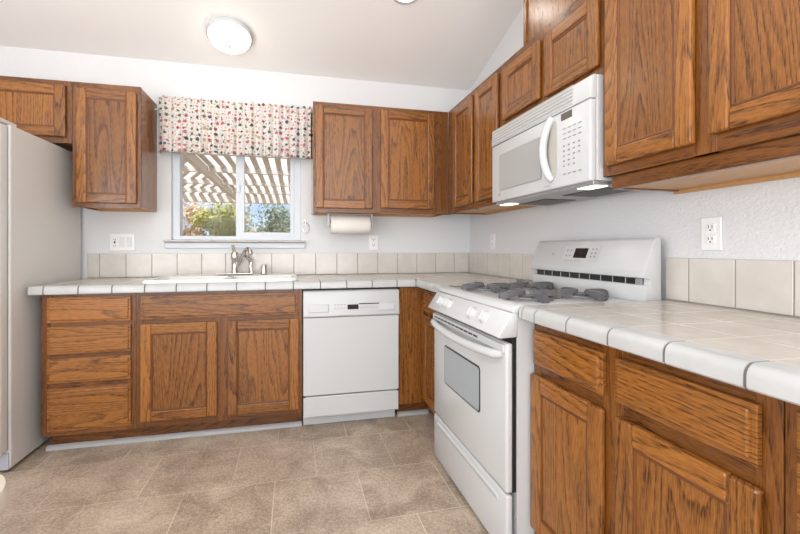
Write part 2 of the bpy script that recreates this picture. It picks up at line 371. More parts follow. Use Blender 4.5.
FB, DU, ZB, ZT = .598, .313, 1.362, 2.118
CT = .862
def base_unit(run, h0, h1, label, doors, drawers, false_front=None, depth=FB):
    h0, h1 = min(h0, h1), max(h0, h1)
    t = thing('base_cabinet', label, 'cabinet', base_loc(run, h0, h1, depth, 0))
    b = BM(); hbox(b, run, h0+.002, h0+.018, .004, depth-.02, .103, CT-.002); hbox(b, run, h1-.018, h1-.002, .004, depth-.02, .103, CT-.002)
    hbox(b, run, h0+.018, h1-.018, .004, .012, .103, CT-.002); hbox(b, run, h0+.018, h1-.018, .012, depth-.02, .104, .120)
    obj('carcass', b, OAK_SIDE, t)
    b = BM(); hbox(b, run, h0+(.012 if h0 < -2.7 and run == 'b' else .0005), h1-.0005, .45, .521, 0.001, .103); obj('toe_kick', b, HG(run, OAK_DARK), t)
    st = [(h0, h0+.045), (h1-.045, h1)]
    ds = sorted([tuple(sorted(d[:2])) for d in doors])
    for a, c in zip(ds, ds[1:]): st.append((a[1]-.012, c[0]+.012))
    ra = [(.103, .15), (.82, CT)]
    zs = []
    for a in sorted(d[2:4] for d in doors+drawers+([false_front] if false_front else [])):
        if zs and a[0] < zs[-1][1]: zs[-1] = (zs[-1][0], min(a[1], zs[-1][1]))
        else: zs.append(a)
    for a, c in zip(zs, zs[1:]): ra.append((a[1]-.014, c[0]+.014))
    frame(run, h0, h1, .103, CT, depth, t, st, ra)
    for a in doors: door(run, a[0], a[1], a[2], a[3], depth, t)
    for a in drawers: drawer(run, a[0], a[1], a[2], a[3], depth, t)
    if false_front: drawer(run, *false_front, depth, t, 'false_drawer_front')
    return t
base_unit('b', -2.737, -2.281, 'oak base cabinet with a stack of four drawers, next to the refrigerator', [],
          [(-2.705, -2.306, .712, .848), (-2.705, -2.306, .543, .690), (-2.705, -2.306, .388, .519), (-2.705, -2.306, .130, .359)])
base_unit('b', -2.281, -1.374, 'oak sink base cabinet with two doors below the window', [(-2.259, -1.857, .140, .688), (-1.802, -1.394, .135, .688)], [], (-2.256, -1.403, .713, .844))
# blind corner cabinet between dishwasher and range
t = thing('corner_cabinet', 'oak corner base cabinet tucked between dishwasher and range', 'cabinet', (-.35, -.5, 0))
b = BM(); box(b, -.757, -.02, -.578, -.004, .103, CT-.002); box(b, -.578, -.004, -1.088, -.578, .103, CT-.002); obj('carcass', b, OAK_SIDE, t)
b = BM(); box(b, -.762, -.598, -.598, -.578, .103, CT, .0015); obj('filler_panel', b, OAK[2], t)
frame('r', -1.090, -.598, .103, CT, FB, t, [(-.655, -.598), (-1.090, -1.05)], [(.103, .15), (.82, CT), (.678, .722)])
door('r', -1.078, -.640, .140, .688, FB, t); drawer('r', -1.078, -.640, .713, .844, FB, t)
b = BM(); box(b, -.757, -.50, -.521, -.45, .001, .103); box(b, -.521, -.45, -1.088, -.521, .001, .103); obj('toe_kick', b, OAK_DARK[0], t)
base_unit('r', -2.617, -1.863, 'oak base cabinet right of the range with two drawers above two doors', [(-2.206, -1.866, .135, .676), (-2.590, -2.252, .135, .678)],
          [(-2.206, -1.877, .712, .829), (-2.585, -2.249, .714, .829)])
base_unit('r', -3.07, -2.619, 'oak drawer base cabinet at the right border of the photo', [], [(-3.035, -2.643, .703, .842), (-3.035, -2.643, .530, .672), (-3.035, -2.643, .37, .51), (-3.035, -2.643, .13, .35)])

def upper_unit(run, h0, h1, label, doors, zb=ZB, zt=ZT, side=None, corner=False, stile0=.045, stile1=.045):
    h0, h1 = min(h0, h1), max(h0, h1)
    t = thing('wall_cabinet', label, 'cabinet', base_loc(run, h0, h1, DU, zb))
    b = BM(); p = .016; hh = h1 if not corner else -.004
    hbox(b, run, h0+.001, h0+p, .004, DU-.02, zb+.004, zt-.004); hbox(b, run, h1-p, h1-.001, .004, DU-.02, zb+.004, zt-.004)
    hbox(b, run, h0+p, h1-p, .004, .010, zb+.004, zt-.004); hbox(b, run, h0+p, h1-p, .010, DU-.02, zt-.03, zt-.012)
    obj('carcass', b, OAK_SIDE, t)
    hb('bottom_panel', run, h0+p, h1-p, .010, DU-.021, zb+.014, zb+.028, PINE, t)
    hb('hanging_strip', run, h0+p, h1-p, .010, .028, zb+.001, zb+.014, BIRCH, t)
    ds = sorted([tuple(sorted(d[:2])) for d in doors]); st = [(h0, h0+stile0), (h1-stile1, h1)]
    for a, c in zip(ds, ds[1:]): st.append((a[1]-.012, c[0]+.012))
    z0 = min(d[2] for d in doors); z1 = max(d[3] for d in doors)
    frame(run, h0, h1, zb, zt, DU, t, st, [(zb, z0+.014), (z1-.014, zt)])
    for a in doors: door(run, a[0], a[1], a[2], a[3], DU, t)
    return t
upper_unit('b', -3.748, -2.7225, 'short oak wall cabinet above the refrigerator', [(-3.72, -3.255, 1.778, 2.088), (-3.215, -2.752, 1.778, 2.088)], zb=1.744)
upper_unit('b', -2.7215, -2.351, 'single door oak wall cabinet left of the window', [(-2.699, -2.373, 1.388, 2.080)])
upper_unit('b', -1.295, -.3135, 'double door oak wall cabinet right of the window with a paper towel roll under it', [(-1.282, -.882, 1.389, 2.094), (-.824, -.421, 1.397, 2.094)], stile1=.12)
upper_unit('r', -1.096, -.3135, 'double door oak wall cabinet in the corner left of the microwave', [(-.756, -.438, 1.400, 2.086), (-1.085, -.800, 1.400, 2.086)], stile1=.14)
upper_unit('r', -1.863, -1.097, 'short double door oak cabinet directly above the microwave', [(-1.482, -1.139, 1.800, 2.073), (-1.854, -1.521, 1.790, 2.068)], zb=1.757)
t = upper_unit('r', -2.625, -1.864, 'tall oak wall cabinet at upper right above the tiled counter', [(-2.223, -1.889, 1.408, 2.08), (-2.60, -2.268, 1.420, 2.08)], zb=1.374)
b = BM(); hbox(b, 'r', -2.62, -1.884, .272, .294, 1.327, 1.374, .002); obj('light_rail', b, OAK_DARK[1], t)
hb('rail_side', 'r', -1.906, -1.884, .002, .272, 1.327, 1.374, OAK_DARK[0], t)
hb('rail_underside', 'r', -2.62, -1.906, .003, .272, 1.331, 1.345, PINE, t)
hb('wall_strip', 'r', -2.62, -1.884, .002, .016, 1.318, 1.331, BIRCH, t)
t = thing('vent_chase_box', 'oak box on top of the cabinets over the microwave, running up to the ceiling', 'cabinet', (-.155, -1.6, ZT))
b = BM(); prism(b, [(-1.330, ZT+.001), (-1.863, ZT+.001), (-1.863, ceil_z(-1.863)-.004), (-1.330, ceil_z(-1.330)-.004)], 0, -.306, -.004); obj('panel', b, OAK[2], t)
b = BM(); prism(b, [(-1.328, ZT+.001), (-1.352, ZT+.001), (-1.352, ceil_z(-1.352)-.004), (-1.328, ceil_z(-1.328)-.004)], 0, -.314, -.300); obj('corner_trim', b, OAK[2], t)

# shoe moulding at the toe kicks
b = BM(); prism(b, [(-.521, .001), (-.541, .001), (-.538, .016), (-.528, .024), (-.521, .026)], 0, -2.745, -1.375)
prism(b, [(-.521, .001), (-.541, .001), (-.538, .016), (-.528, .024), (-.521, .026)], 0, -.757, -.541)
struct(obj('baseboard_back', b, M_SHOE))

# ------------------------------------------------------------------ tiled counters
P, J0, JB = .1600, -2.7065, .0028
def edge_profile(d0, d1, z0, z1, r=.019, n=5):
    """bullnose section in (distance from wall, z)"""
    pts = [(d0, z0), (d1-.004, z0), (d1, z0+.004)]
    for k in range(n+1):
        a = math.pi/2*k/n; pts.append((d1-r+r*math.cos(a), z1-r+r*math.sin(a)))
    return pts+[(d0, z1)]
ZTOP, ZE = .9125, .866
def spans(lo, hi, joints):
    js = [lo]+[j for j in sorted(joints) if lo+.012 < j < hi-.012]+[hi]
    return list(zip(js, js[1:]))
jx = [J0+i*P for i in range(-2, 22)]
jyb = [-.661-.008+.0-.16*i for i in range(0, 5)]
# back run with the corner, L-shaped
SX0, SX1, SY0, SY1 = -2.252, -1.412, -.575, -.085          # sink cut-out
t = thing('tiled_countertop', 'long L-shaped cream tiled countertop along the back wall below the window', 'countertop', (-1.4, -.3, .866))
b = BM(); z0, z1 = .868, .9105
box(b, -2.775, SX0, -.600, -.004, z0, z1); box(b, SX1, -.004, -.600, -.004, z0, z1); box(b, SX0, SX1, SY1, -.004, z0, z1); box(b, SX0, SX1, -.600, SY0, z0, z1)
box(b, -.620, -.004, -1.092, -.600, z0, z1); obj('grout_bed', b, M_GROUT, t)
b = BM(); rows = [(-.580, -.423), (-.423, -.263), (-.263, -.103), (-.103, -.012)]
for a, c in spans(-2.765, -.600, jx):
    for y0, y1 in rows:
        x0, x1 = a+JB/2, c-JB/2; yy0, yy1 = y0+JB/2, y1-JB/2
        if x1 > SX0 and x0 < SX1 and yy1 > SY0 and yy0 < SY1:
            if x0 < SX0-.02: x1 = SX0-.002
            elif x1 > SX1+.02: x0 = SX1+.002
            elif yy1 > SY1+.02: yy0 = SY1+.002
            else: continue
        box(b, x0, x1, yy0, yy1, .900, ZTOP, .0022, 1)
ry = [0-.012]+[-.103-.16*i for i in range(0, 7)]
for x0, x1 in ((-.600, -.443), (-.443, -.283), (-.283, -.123), (-.123, -.012)):
    for y1, y0 in zip(ry, ry[1:]):
        y0 = max(y0, -1.092)
        if y1-y0 > .01: box(b, x0+JB/2, x1-JB/2, y0+JB/2, y1-JB/2, .900, ZTOP, .0022, 1)
obj('top_tiles', b, M_TILE, t, smooth=False)
b = BM()
for a, c in spans(-2.7775, -.661+.0, jx): prism(b, [(-d, z) for d, z in edge_profile(.580, .642, ZE, ZTOP)], 0, a+.0032, c-.0032)
for a, c in spans(-1.092, -.661, [-.821, -.981]): prism(b, [(-d, z) for d, z in edge_profile(.600, .661, ZE, ZTOP)], 1, a+.0032, c-.0032)
prism(b, [(-d, z) for d, z in edge_profile(.60, .661, ZE, ZTOP)], 1, -.6588, -.605)
obj('edge_tiles', b, M_TRIMTILE, t, smooth=True)
b = BM(); prism(b, [(-d, z) for d, z in edge_profile(.570, .6405, ZE+.001, ZTOP-.0014)], 0, -2.776, -.64); prism(b, [(-d, z) for d, z in edge_profile(.59, .6595, ZE+.001, ZTOP-.0014)], 1, -1.091, -.64)
obj('edge_grout', b, M_GROUT_D, t)
# right run
t = thing('tiled_countertop', 'cream tiled countertop at right, between the range and the right border', 'countertop', (-.33, -2.4, .866))
jr = [-1.9591+.16-.16*i for i in range(0, 10)]
bx('grout_bed', -.620, -.004, -3.07, -1.866, .868, .9105, M_GROUT, t)
b = BM()
for x0, x1 in ((-.600, -.443), (-.443, -.283), (-.283, -.123), (-.123, -.012)):
    for a, c in spans(-3.07, -1.8645, jr): box(b, x0+JB/2, x1-JB/2, a+JB/2, c-JB/2, .900, ZTOP, .0022, 1)
obj('top_tiles', b, M_TILE, t)
b = BM()
for a, c in spans(-3.07, -1.8645, [-1.886]+jr): prism(b, [(-d, z) for d, z in edge_profile(.600, .661, ZE, ZTOP, .022)], 1, a+.0032, c-.0032)
obj('edge_tiles', b, M_TRIMTILE, t, smooth=True)
b = BM(); prism(b, [(-d, z) for d, z in edge_profile(.59, .6592, ZE+.001, ZTOP-.0016, .022)], 1, -3.068, -1.867); obj('edge_grout', b, M_GROUT_D, t)
# backsplashes: one row of bullnose tile
def splash(run, lo, hi, joints, label, d1=.011):
    t = thing('tile_backsplash', label, 'backsplash', base_loc(run, lo, hi, .01, .913))
    b = BM()
    for a, c in spans(lo, hi, joints): hbox(b, run, a+.0014, c-.0014, .002, d1, .915, 1.076, .002, 1)
    obj('tiles', b, M_SPLASH, t)
    hb('grout', run, lo+.001, hi-.001, .001, d1-.0012, .9135, 1.0745, M_GROUT, t)
splash('b', -2.773, -.012, [-1.582+.16*i for i in range(-8, 12)], 'row of cream backsplash tiles along the back wall')
splash('r', -1.092, -.001, [-.16*i-.02 for i in range(0, 9)], 'row of cream backsplash tiles in the corner left of the range')
splash('r', -3.07, -1.842, [-1.940-.1625*i for i in range(0, 8)], 'row of cream backsplash tiles on the right wall beside the range')

# ------------------------------------------------------------------ sink, faucet
t = thing('kitchen_sink', 'white drop-in kitchen sink set in the tiles below the window', 'sink', (-1.83, -.33, .9))
b = BM()
x0, x1, y0, y1 = -2.268, -1.402, -.590, -.078; zt = .930; zr = ZTOP
def rim_ring(b, a, c, z_a, z_c):
    def rect(q, z): 
        out = []; r = q[4]
        for cx, cy, s in ((q[1]-r, q[3]-r, 0), (q[0]+r, q[3]-r, 90), (q[0]+r, q[2]+r, 180), (q[1]-r, q[2]+r, 270)):
            for k in range(5): an = R(s+90*k/4); out.append(b.verts.new((cx+r*math.cos(an), cy+r*math.sin(an), z)))
        return out
    A, D = rect(a, z_a), rect(c, z_c); n = len(A)
    for i in range(n): b.faces.new((A[i], A[(i+1) % n], D[(i+1) % n], D[i]))
    return D
q = lambda i, r: (x0+i, x1-i, y0+i, y1-i, r)
rim_ring(b, q(0, .04), q(.0, .04), zr+.0005, zr+.010); rim_ring(b, q(0, .04), q(.010, .036), zr+.010, zt); rim_ring(b, q(.010, .036), q(.028, .03), zt, zt-.002)
inner = (x0+.028, x1-.028, y0+.028, y1-.10, .03)
rim_ring(b, q(.028, .03), inner, zt-.002, zt-.006)
obj('rim', b, M_SINK, t, smooth=True)
b = BM(); xm = (x0+x1)/2
for a, c in ((x0+.03, xm-.015), (xm+.015, x1-.03)):
    rim_ring(b, (a, c, y0+.03, y1-.102, .03), (a+.015, c-.015, y0+.045, y1-.117, .05), zt-.006, .76)
    D = rim_ring(b, (a+.015, c-.015, y0+.045, y1-.117, .05), (a+.06, c-.06, y0+.09, y1-.16, .04), .76, .735); b.faces.new(D)
box(b, xm-.015, xm+.015, y0+.03, y1-.10, .78, zt-.006)
obj('basin', b, M_SINK, t, smooth=True)
t = thing('kitchen_faucet', 'brushed metal single lever faucet behind the sink', 'faucet', (-1.82, -.12, .928))
fy = -.115
b = BM(); box(b, -1.945, -1.70, fy-.026, fy+.026, .9308, .940, .004); obj('base_plate', b, M_STEEL, t, smooth=True)
b = BM(); lathe(b, [(0, .9405), (.026, .9405), (.026, .95), (.022, .958), (.022, 1.03), (.0265, 1.04), (.0265, 1.075), (.018, 1.088), (0, 1.09)], Matrix.Translation((-1.826, fy, 0)), 20); obj('body', b, M_STEEL, t, smooth=True)
b = BM(); tube(b, [(-1.826, fy, 1.08), (-1.832, fy-.004, 1.105), (-1.838, fy-.012, 1.135)], [.010, .011, .012]); obj('lever', b, M_STEEL, t, smooth=True)
b = BM(); tube(b, smooth_path([(-1.815, fy, .985), (-1.785, fy-.03, 1.03), (-1.755, fy-.07, 1.085), (-1.735, fy-.11, 1.108), (-1.712, fy-.14, 1.098), (-1.706, fy-.155, 1.070)]), [.013]*20+[.015]*6+[.017]*5); obj('spout', b, M_STEEL, t, smooth=True)
b = BM(); tube(b, smooth_path([(-1.713, fy, .9405), (-1.716, fy, .957), (-1.720, fy, .99), (-1.716, fy, 1.02), (-1.738, fy-.01, 1.045), (-1.752, fy-.03, 1.06)]), [.020]*5+[.013]*20+[.010]*6); obj('side_sprayer', b, M_STEEL, t, smooth=True)
b = BM(); lathe(b, [(0, .9308), (.024, .9308), (.024, .936), (.021, .938), (.021, .988), (.016, .996), (0, .998)], Matrix.Translation((-1.630, -.112, 0)), 20)
tag(obj('air_gap_cap', b, M_STEEL, smooth=True, origin=(-1.630, -.112, .926)), 'small metal air gap cap on the sink deck right of the faucet', 'sink fitting')

# ------------------------------------------------------------------ dishwasher
x0, x1 = -1.370, -.767
t = thing('dishwasher', 'white built-in dishwasher below the tiled countertop', 'dishwasher', (-1.07, -.3, 0))
bx('tub', x0+.004, x1-.004, -.585, -.02, .10, .855, M_BLACK, t)
bx('door', x0+.002, x1-.002, -.622, -.586, .212, .688, M_WHITE, t, .006)
b = BM(); prism(b, [(-.586, .692), (-.630, .692), (-.634, .700), (-.628, .760), (-.622, .842), (-.612, .853), (-.586, .853)], 0, x0+.002, x1-.002, .003); cp = obj('control_panel', b, M_WHITE_M, t, smooth=True)
for xa, xb in ((-1.34, -1.215), (-.90, -.80)): b = BM(); prism(b, [(-.620, .722), (-.637, .722), (-.634, .770), (-.620, .770)], 0, xa, xb, .004); obj('panel_grip', b, M_WHITE_M, cp)
b = BM(); box(b, -1.100, -1.032, -.6335, -.62, .735, .764); obj('display', b, M_DISPLAY, cp)
b = BM()
for k in range(4):
    box(b, -1.182+k*.019, -1.170+k*.019, -.6300, -.62, .762, .766); box(b, -1.182+k*.019, -1.170+k*.019, -.6310, -.62, .742, .745)
for k in range(6): box(b, -1.022+k*.020, -1.010+k*.020, -.6310, -.62, .742, .745)
box(b, -1.15, -1.065, -.6345, -.62, .6975, .7005); obj('button_print', b, M_MARK, cp)
bx('status_strip', -1.028, -.892, -.6290, -.62, .764, .770, M_BLACK, cp)
bx('lower_panel', x0+.002, x1-.002, -.618, -.586, .080, .205, M_WHITE, t, .006)
bx('toe_panel', x0+.004, x1-.006, -.532, -.50, .001, .10, M_WHITE_M, t, .003)
b = BM(); box(b, x0-.002, x0+.003, -.600, -.586, .20, .33); box(b, x0+.001, x0+.016, -.624, -.60, .2055, .2125); box(b, x1-.016, x1-.001, -.624, -.60, .2055, .2125); obj('dark_gap_strip', b, M_BLACK, t)  # black strips stand in for the dark gaps beside the door

# ------------------------------------------------------------------ range
y0, y1 = -1.859, -1.097; xf = -.702
t = thing('gas_range', 'white freestanding gas range with four burners', 'stove', (-.34, -1.478, 0))
bx('body', -.660, -.03, y0+.003, y1-.003, .03, .885, M_WHITE_M, t)
b = BM()
for yy in (y0+.05, y1-.05):
    for xx in (-.62, -.08): lathe(b, [(0, .001), (.018, .001), (.018, .03), (0, .03)], Matrix.Translation((xx, yy, 0)), 12)
obj('feet', b, M_BLACK, t)
b = BM(); prism(b, [(-.03, .884), (-.676, .884), (-.682, .889), (-.672, .906), (-.655, .9135), (-.625, .913), (-.605, .905), (-.03, .905)], 1, y0+.001, y1-.001, .003); top = obj('cooktop', b, M_WHITE, t, smooth=True)
b = BM(); prism(b, [(-.655, .8845), (-.682, .8845), (-.736, .803), (-.728, .797), (-.662, .800)], 1, y0+.001, y1-.001, .003); pan = obj('control_panel', b, M_WHITE, t, smooth=True)
nv = Vector((-.0815, 0, .054)).normalized()            # outward normal of the sloped panel
for yy in (-1.235, -1.330, -1.590, -1.700):
    b = BM(); q = nv.to_track_quat('Z', 'Y').to_matrix().to_4x4(); M = Matrix.Translation((-.706, yy, .845)) @ q
    lathe(b, [(0, -.004), (.027, -.004), (.0275, .002), (.024, .006), (.021, .018), (.016, .021), (0, .021)], M, 24)
    k = obj('knob', b, M_WHITE, pan, smooth=True)
    bb = BM(); box(bb, -.004, .004, -.020, .020, .014, .027, .003); bmesh.ops.transform(bb, matrix=M, verts=bb.verts[:])
    obj('knob_grip', bb, M_WHITE, pan)
b = BM()
for yy in (-1.235, -1.330, -1.590, -1.700):
    for k in range(4):
        p = Vector((-.706, yy, .845))+Vector((0, 1, 0))*(.034*math.cos(R(30+40*k)))+Vector((.054, 0, .0815)).normalized()*.030*math.sin(R(30+40*k))
        box(b, p.x-.001, p.x+.001, p.y-.003, p.y+.003, p.z-.0015, p.z+.0015)
obj('dial_print', b, M_MARK, pan)
# oven door
b = BM(); box(b, xf, -.676, y0+.004, y1-.004, .252, .778, .008, 3); dr = obj('oven_door', b, M_WHITE, t, smooth=True)
bx('door_gap', -.676, -.658, y0+.010, y1-.010, .25, .80, M_BLACK, t)
def rrect(b, xa, xb, ya, yb, za, zb, r, n=5):
    pts = []
    for cy, cz, s in ((yb-r, zb-r, 0), (ya+r, zb-r, 90), (ya+r, za+r, 180), (yb-r, za+r, 270)):
        for k in range(n+1): a = R(s+90*k/n); pts.append((cy+r*math.cos(a), cz+r*math.sin(a)))
    prism(b, pts, 0, xa, xb)
b = BM(); rrect(b, xf-.0015, xf+.004, -1.650, -1.256, .452, .640, .018); obj('window_border', b, M_BLACK, dr)
b = BM(); rrect(b, xf-.0035, xf+.002, -1.643, -1.264, .459, .633, .013); obj('oven_window', b, M_GREYGLASS, dr)
b = BM(); box(b, xf-.010, xf+.004, y0+.012, y1-.012, .742, .774, .005); obj('vent_trim', b, M_WHITE, dr)
b = BM()
for k in range(11): a = y1-.040-k*.047; box(b, xf-.0115, xf-.008, a-.036, a, .7555, .763)
obj('vent_slots', b, M_BLACK, dr)
b = BM(); n = 22; pts = []
for k in range(n+1):
    s = k/n; yy = y1-.020+(y0+.040-(y1)+.0)*s
    bow = math.sin(math.pi*s)**.5 if 0 < s < 1 else 0
    pts.append((xf-.004-.040*bow, yy, .738-.014*bow))
tube(b, pts, [.010]+[.017]*(n-1)+[.010], 12); obj('door_handle', b, M_WHITE, dr, smooth=True)
b = BM(); box(b, xf, -.676, y0+.004, y1-.004, .022, .244, .008, 3); dw = obj('storage_drawer', b, M_WHITE, t, smooth=True)
b = BM(); prism(b, [(xf+.004, .192), (xf-.0035, .196), (xf-.007, .2145), (xf+.004, .2235)], 1, -1.795, -1.165, .001); obj('drawer_grip', b, M_WHITE, dw)
# backguard
b = BM(); prism(b, [(-.046, .9052), (-.118, .9052), (-.115, .968), (-.098, .970), (-.098, .994), (-.126, .998), (-.124, 1.026), (-.092, 1.108), (-.078, 1.144), (-.066, 1.154), (-.052, 1.154), (-.046, 1.148)], 1, y0+.001, y1-.001, .002)
bg = obj('backguard', b, M_WHITE, t, smooth=True)
b = BM(); box(b, -.103, -.098, y0+.030, y1-.020, .970, .994); obj('vent_opening', b, M_BLACK, bg)
for k in range(11): a = y1-.022-k*.0695; bx('vent_fin', -.1045, -.098, a-.003, a, .9705, .9935, M_WHITE_M, bg)
bx('vent_end', -.113, -.097, y0+.030, y0+.055, .970, .994, M_GREYSTEEL, bg)
def on_guard(y, s):      # point on the sloped console, s from 0 (bottom) to 1
    return Vector((-.122+.030*s, y, 1.030+.078*s))
gn = Vector((-.078, 0, .030)).normalized(); gu = Vector((.030, 0, .078)).normalized()
def guard_plate(b, ya, yb, sa, sb, lift, th=.003):
    pts = [on_guard(ya, sa), on_guard(yb, sa), on_guard(yb, sb), on_guard(ya, sb)]
    lo = [b.verts.new(p+gn*(lift-th)) for p in pts]; hi = [b.verts.new(p+gn*lift) for p in pts]
    b.faces.new(lo); b.faces.new(hi[::-1])
    for i in range(4): b.faces.new((lo[i], lo[(i+1) % 4], hi[(i+1) % 4], hi[i]))
b = BM(); guard_plate(b, -1.600, -1.350, .25, 1.18, .0012); obj('console_plate', b, M_WHITE_M, bg)
b = BM(); guard_plate(b, -1.518, -1.430, .46, 1.05, .0022); obj('clock_display', b, M_DISPLAY, bg)
b = BM()
for ya in (-1.375, -1.402): 
    for s in (.55, .86): guard_plate(b, ya-.006, ya+.006, s, s+.10, .0020)
for ya in (-1.547, -1.571):
    for s in (.50, .72, .94): guard_plate(b, ya-.005, ya+.005, s, s+.10, .0020)
guard_plate(b, -1.272, -1.260, .60, .75, .0010); guard_plate(b, -1.435, -1.365, .285, .32, .002); guard_plate(b, -1.490, -1.445, .285, .31, .002)
obj('button_print', b, M_MARK, bg)
# burners and grates
for bxx in (-.500, -.250):
    for byy in (-1.290, -1.665):
        b = BM(); lathe(b, [(.088, .9052), (.084, .908), (.040, .907), (.040, .9135), (0, .9135)], Matrix.Translation((bxx, byy, 0)), 28); br = obj('burner', b, M_WHITE, t, smooth=True)
        b = BM(); lathe(b, [(0, .9136), (.034, .9136), (.036, .918), (.032, .922), (0, .923)], Matrix.Translation((bxx, byy, 0)), 24); obj('burner_cap', b, M_GRATE, br, smooth=True)
        b = BM(); w_ = .118
        for sx, sy in ((1, 0), (-1, 0), (0, 1), (0, -1)):
            def P3(r, z, w): return [(bxx+sx*r-sy*w, byy+sy*r+sx*w, z), (bxx+sx*r+sy*w, byy+sy*r-sx*w, z)]
            secs = [(.026, .926, .939, .007), (.055, .922, .941, .012), (.100, .914, .941, .015), (.118, .9055, .936, .015), (.124, .9055, .928, .015)]
            rings = []
            for r, za, zb_, w in secs:
                lo = P3(r, za, w); hi = P3(r, zb_, w*.7); rings.append([b.verts.new(v) for v in (lo[0], lo[1], hi[1], hi[0])])
            for a, c in zip(rings, rings[1:]):
                for k in range(4): b.faces.new((a[k], a[(k+1) % 4], c[(k+1) % 4], c[k]))
            b.faces.new(rings[0]); b.faces.new(rings[-1][::-1])
        lathe(b, [(.092, .910), (.100, .910), (.100, .918), (.092, .918), (.092, .910)], Matrix.Translation((bxx, byy, 0)), 32)
        obj('grate', b, M_GRATE, t)

# ------------------------------------------------------------------ over-the-range microwave
y0, y1 = -1.861, -1.098; z0, z1 = 1.360, 1.755; xm_ = -.366
t = thing('microwave_oven', 'white over-the-range microwave with vent louvres along its top', 'microwave', (-.18, -1.48, 1.36))
bx('body', -.338, -.012, y0, y1, z0+.004, z1, M_WHITE_M, t, .003)
b = BM(); prism(b, [(-.336, 1.667), (-.368, 1.667), (-.366, 1.745), (-.350, z1), (-.336, z1)], 1, y0, y1, .003); gr = obj('vent_grille', b, M_WHITE, t, smooth=True)
b = BM()
for k in range(5): z = 1.676+k*.0145; box(b, -.372+.0004*k, -.360, y0+.095, y1-.012, z, z+.0085, .0022, 1)
obj('louvre', b, M_WHITE_M, gr)
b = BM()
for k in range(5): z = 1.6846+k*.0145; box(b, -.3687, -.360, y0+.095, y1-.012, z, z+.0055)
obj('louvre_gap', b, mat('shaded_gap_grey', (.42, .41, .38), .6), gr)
b = BM(); box(b, xm_, -.338, y0+.001, y1-.001, z0+.002, 1.6645, .006, 3); fr = obj('door', b, M_WHITE, t, smooth=True)
b = BM(); rrect(b, xm_-.0012, xm_+.002, -1.560, -1.180, 1.414, 1.604, .014); obj('window_border', b, M_MARK, fr)
b = BM(); rrect(b, xm_-.0028, xm_+.001, -1.556, -1.184, 1.418, 1.600, .011); obj('door_window', b, M_MICROGLASS, fr)
b = BM(); n = 18; pts = []
for k in range(n+1):
    s = k/n; bow = math.sin(math.pi*s)**.6 if 0 < s < 1 else 0
    pts.append((xm_-.004-.022*bow, -1.606-.034*abs(2*s-1)**2, 1.395+.262*s))
tube(b, pts, [.013]+[.0165]*(n-1)+[.013], 12); obj('door_handle', b, M_WHITE, fr, smooth=True)
b = BM(); rrect(b, xm_-.003, xm_+.001, -1.668, -1.578, 1.398, 1.655, .04); obj('handle_recess', b, mat('cream_handle_recess', (.46, .44, .39), .4), fr)
bx('display', xm_-.0022, xm_+.001, -1.760, -1.695, 1.628, 1.656, mat('dim_display', (.10, .085, .07), .2), fr)
b = BM()
for r in range(3):
    for c in range(4): box(b, xm_-.0012, xm_+.001, -1.705-c*.030-.018, -1.705-c*.030, 1.590-r*.020, 1.594-r*.020)
for r in range(5):
    for c in range(4):
        if c < 3 or r < 3: box(b, xm_-.0012, xm_+.001, -1.705-c*.030-.011, -1.705-c*.030, 1.520-r*.020, 1.526-r*.020)
for c in range(4): box(b, xm_-.0012, xm_+.001, -1.705-c*.030-.018, -1.705-c*.030, 1.407, 1.412)
box(b, xm_-.0012, xm_+.001, -1.62, -1.575, 1.376, 1.379)
obj('button_print', b, M_MARK, fr)
bx('badge', xm_-.0014, xm_+.001, -1.192, -1.177, 1.388, 1.402, M_MARK, fr)
b = BM(); box(b, -.345, -.02, y0+.01, y1-.01, 1.350, 1.364, .003); un = obj('underside', b, M_GREYSTEEL, t)
for ya, yb in ((-1.79, -1.545), (-1.415, -1.18)): bx('grease_filter', -.250, -.080, ya, yb, 1.347, 1.352, M_FILTER, un)
for yy in (-1.83, -1.20): bx('cooktop_lamp', -.322, -.265, yy-.0, yy+.095, 1.347, 1.352, M_HOOD, un)

# ------------------------------------------------------------------ refrigerator
t = thing('refrigerator', 'white refrigerator at the left border of the photo', 'refrigerator', (-3.25, -.4, 0))
xr, xl = -2.797, -3.70
bx('body', xl, xr, -.735, -.04, .014, 1.728, M_FRIDGE, t, .006)
bx('door', -3.245, xr-.003, -.812, -.745, .105, 1.722, M_FRIDGE, t, .014)
bx('door', xl+.003, -3.251, -.812, -.745, .105, 1.722, M_FRIDGE, t, .014)
bx('door_gasket', xl+.01, xr-.010, -.746, -.734, .11, 1.715, M_GREYSTEEL, t)
bx('base_grille', xl+.01, xr-.004, -.7449, -.7355, .012, .095, mat('grey_grille', (.42, .45, .50), .5), t, .004)
for xx in (xr-.10, xl+.01): bx('hinge_cover', xx, xx+.09, -.80, -.665, 1.7285, 1.748, M_FRIDGE, t, .006)
b = BM()
for xx in (-3.275, -3.222): tube(b, smooth_path([(xx, -.812, .75), (xx, -.855, .80), (xx, -.86, 1.1), (xx, -.855, 1.4), (xx, -.812, 1.45)]), .012, 10)
obj('door_handle', b, M_FRIDGE, t, smooth=True)
b = BM()
for yy in (-.66, -.12):
    for xx in (xr-.06, xl+.06): lathe(b, [(0, .001), (.02, .001), (.02, .0138), (0, .0138)], Matrix.Translation((xx, yy, 0)), 10)
obj('feet', b, M_BLACK, t)

